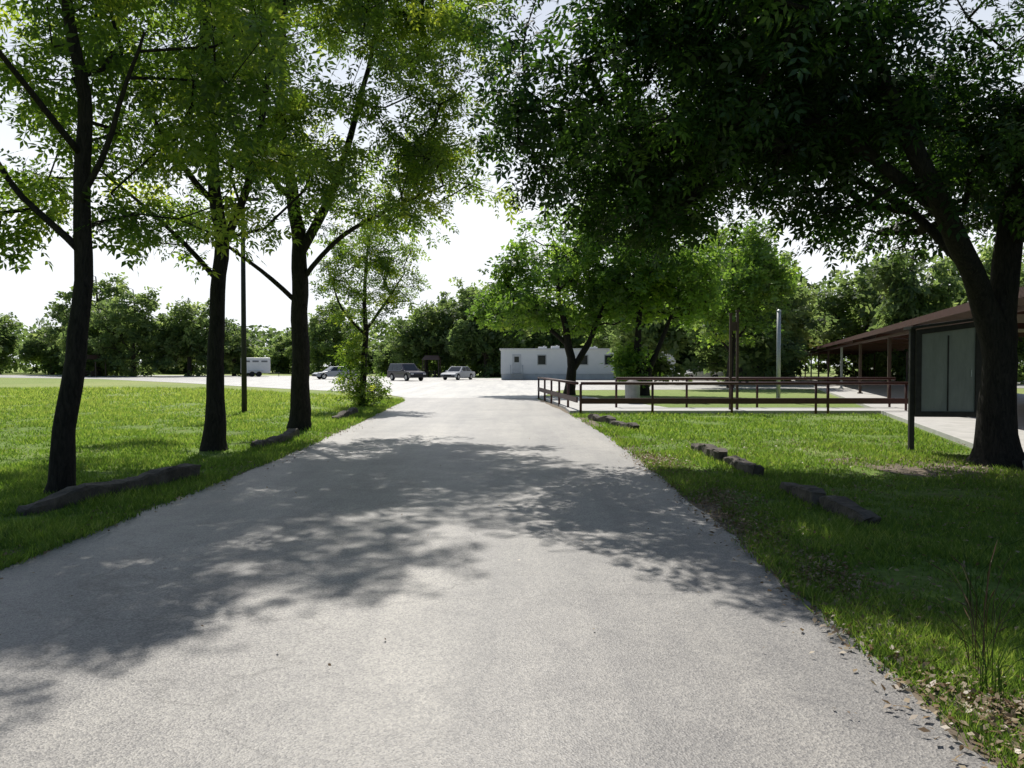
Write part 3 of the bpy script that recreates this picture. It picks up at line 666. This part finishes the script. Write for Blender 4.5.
# ------------------------------------------------------------------ grass, litter
LEx=[p[0] for p in LE]; LEy=[p[1] for p in LE]; REx=[p[0] for p in RE]; REy=[p[1] for p in RE]
def blades(name,n,lo,hi,dr,hmin,hmax,seed,test,wscale=1.0,label=None,pw=1.0,far_pale=0.0):
    g=np.random.default_rng(seed)
    u=g.random(n); d=dr[0]*(dr[1]/dr[0])**(u**pw); X=lo(d)+(hi(d)-lo(d))*g.random(n)
    nz=np.array([noise.noise(Vector((x*0.8,y*0.8,1.7)))+0.5*noise.noise(Vector((x*3,y*3,4.7))) for x,y in zip(X,d)])
    k=test(X,d)&(nz>g.normal(-0.2,0.25,n)); X=X[k]; d=d[k]; nz=nz[k]; n=len(X)
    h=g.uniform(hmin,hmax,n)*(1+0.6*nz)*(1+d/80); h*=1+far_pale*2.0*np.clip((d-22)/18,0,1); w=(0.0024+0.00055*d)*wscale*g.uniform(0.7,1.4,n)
    a=g.uniform(0,6.28,n); lean=g.uniform(0.2,1.1,n)*h; la=g.uniform(0,6.28,n)
    base=np.stack([X,d,np.zeros(n)],1); s=np.stack([np.cos(a)*w,np.sin(a)*w,np.zeros(n)],1)
    tip=base+np.stack([np.cos(la)*lean,np.sin(la)*lean,h],1)
    V=np.stack([base-s,base+s,tip],1).reshape(-1,3)
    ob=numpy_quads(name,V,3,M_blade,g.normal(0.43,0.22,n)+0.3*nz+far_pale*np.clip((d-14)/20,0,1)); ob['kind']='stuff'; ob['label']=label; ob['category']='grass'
le=lambda d:np.interp(d,LEx,LEy); re=lambda d:np.interp(d,REx,REy)
ok=lambda X,d:np.ones(len(X),bool)
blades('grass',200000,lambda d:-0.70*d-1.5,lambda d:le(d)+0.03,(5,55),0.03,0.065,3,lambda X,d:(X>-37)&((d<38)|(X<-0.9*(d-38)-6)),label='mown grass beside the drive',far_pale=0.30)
blades('grass',190000,lambda d:re(d)+0.02,lambda d:0.68*d+1.2,(2.3,26),0.03,0.07,4,lambda X,d:(X<5.54+0.303*d-1.5),label='short grass under the shade tree')
blades('grass',14000,lambda d:le(d)-0.9,lambda d:le(d)+0.07,(5,36),0.05,0.10,5,ok,label='longer grass fringe along the drive edge')
blades('grass',9000,lambda d:re(d)-0.05,lambda d:re(d)+0.6,(2.3,25),0.04,0.09,6,ok,label='longer grass fringe along the drive edge')
def litter(name,n,fx,seed,label,smax=0.06):
    g=np.random.default_rng(seed); X,D=fx(g,n); n=len(X)
    q=np.array([(-0.5,0,0),(0,0.26,0.06),(0.5,0,0),(0,-0.26,0.06)])
    Rm=rotmats(g.uniform(0,6.28,n),g.normal(0,0.35,n),g.normal(0,0.4,n)); s=g.uniform(0.02,smax,n)
    P=np.stack([X,D,g.uniform(0.02,0.045,n)],1); V=np.einsum('nij,kj->nki',Rm,q)*s[:,None,None]+P[:,None,:]
    ob=numpy_quads(name,V.reshape(-1,3),4,M_dead,g.normal(0.6,0.25,n)); ob['kind']='stuff'; ob['label']=label; ob['category']='leaves'
def f1(g,n):
    d=2.3+12*g.random(n)**1.4; e=np.interp(d,REx,REy); X=e+g.normal(0.30,0.2,n); return X,d
def f2(g,n):
    d=g.uniform(3,17,n); X=g.uniform(2.0,11,n); return X,d
def f3(g,n):
    d=g.uniform(4,34,n); e=np.interp(d,LEx,LEy); X=e+g.normal(-0.2,0.25,n); return X,d
def f4(g,n):
    d=g.uniform(2.4,30,n); X=g.uniform(-4,2,n); return X,d
litter('fallen_leaves',8500,f1,1,'dry tan fallen leaves along the asphalt edge')
litter('fallen_leaves',7000,f2,2,'dry fallen leaves on the shaded grass')
litter('fallen_leaves',1800,f3,3,'dry fallen leaves by the timber edging')
litter('fallen_leaves',180,f4,4,'scattered dry leaves on the asphalt',0.035)
def weed(X,D,h,n,seed):
    rr=random.Random(seed); root=thing('tall_weed','tall wispy grass weed at the drive edge','plant',(X,D,0))
    b=B()
    for i in range(n):
        a=rr.uniform(0,6.28); le_=rr.uniform(0.15,0.6)*h; hh=h*rr.uniform(0.35,1.0)
        pts=[(0.05*math.cos(a),0.05*math.sin(a),0),(le_*0.25*math.cos(a),le_*0.25*math.sin(a),hh*0.5),(le_*0.6*math.cos(a),le_*0.6*math.sin(a),hh*0.85),(le_*math.cos(a),le_*math.sin(a),hh)]
        b.tube(pts,[0.0026,0.0022,0.0016,0.0006],4,False)
        if i%2==0:
            q=[pts[2],tuple((Vector(pts[2])+Vector(pts[3]))/2),pts[3]]; b.tube(q,[0.001,0.004,0.0006],5,False)
    b.make('stem',M_dead if seed in (1,2) else M_blade,root)
weed(2.42,4.1,0.75,12,1); weed(2.75,4.6,0.6,10,2); weed(2.3,3.8,0.4,12,3); weed(3.0,5.2,0.6,10,4)

# ------------------------------------------------------------------ light, world, camera
az,el=R(-8),R(50)
w=bpy.data.worlds.new('World'); scene.world=w; w.use_nodes=True
nt=w.node_tree; nt.nodes.clear(); out=nt.nodes.new('ShaderNodeOutputWorld'); bg=nt.nodes.new('ShaderNodeBackground')
sk=nt.nodes.new('ShaderNodeTexSky'); sk.sky_type='NISHITA'; sk.sun_disc=False; sk.sun_elevation=el; sk.sun_rotation=az
sk.air_density=1.0; sk.dust_density=0.8; sk.ozone_density=1.2
# bright haze low in the sky on the sunward side
tc=nt.nodes.new('ShaderNodeTexCoord'); sx=nt.nodes.new('ShaderNodeSeparateXYZ'); L(nt,tc.outputs['Generated'],sx.inputs[0])
mr=nt.nodes.new('ShaderNodeMapRange'); mr.inputs['From Min'].default_value=0.18; mr.inputs['From Max'].default_value=0.62
mr.inputs['To Min'].default_value=0.96; mr.inputs['To Max'].default_value=0.0; L(nt,sx.outputs['Z'],mr.inputs['Value'])
my=nt.nodes.new('ShaderNodeMapRange'); my.interpolation_type='SMOOTHSTEP'; my.inputs['From Min'].default_value=0.2; my.inputs['From Max'].default_value=0.75
L(nt,sx.outputs['Y'],my.inputs['Value'])
mu=nt.nodes.new('ShaderNodeMath'); mu.operation='MULTIPLY'; L(nt,mr.outputs['Result'],mu.inputs[0]); L(nt,my.outputs['Result'],mu.inputs[1])
tint=mixc(nt,mu.outputs[0],sk.outputs[0],(12.8,13.2,13.8))
nt.links.new(tint,bg.inputs[0]); bg.inputs[1].default_value=0.085; nt.links.new(bg.outputs[0],out.inputs[0])
sl=bpy.data.lights.new('sun','SUN'); sl.energy=5.0; sl.angle=R(0.5); sl.color=(1.0,0.96,0.89)
so=bpy.data.objects.new('sun',sl); COL.objects.link(so)
sv=Vector((math.sin(az)*math.cos(el),math.cos(az)*math.cos(el),math.sin(el))); so.rotation_euler=sv.to_track_quat('Z','Y').to_euler()
cam=bpy.data.cameras.new('camera'); cam.sensor_width=36; cam.lens=28.1; cam.clip_end=2500; cam.clip_start=0.05
co=bpy.data.objects.new('camera',cam); COL.objects.link(co); co.location=(0,0,1.6); co.rotation_euler=(R(90-1.36),0,0)
scene.camera=co
scene.view_settings.view_transform='Standard'; scene.view_settings.look='None'; scene.view_settings.exposure=0
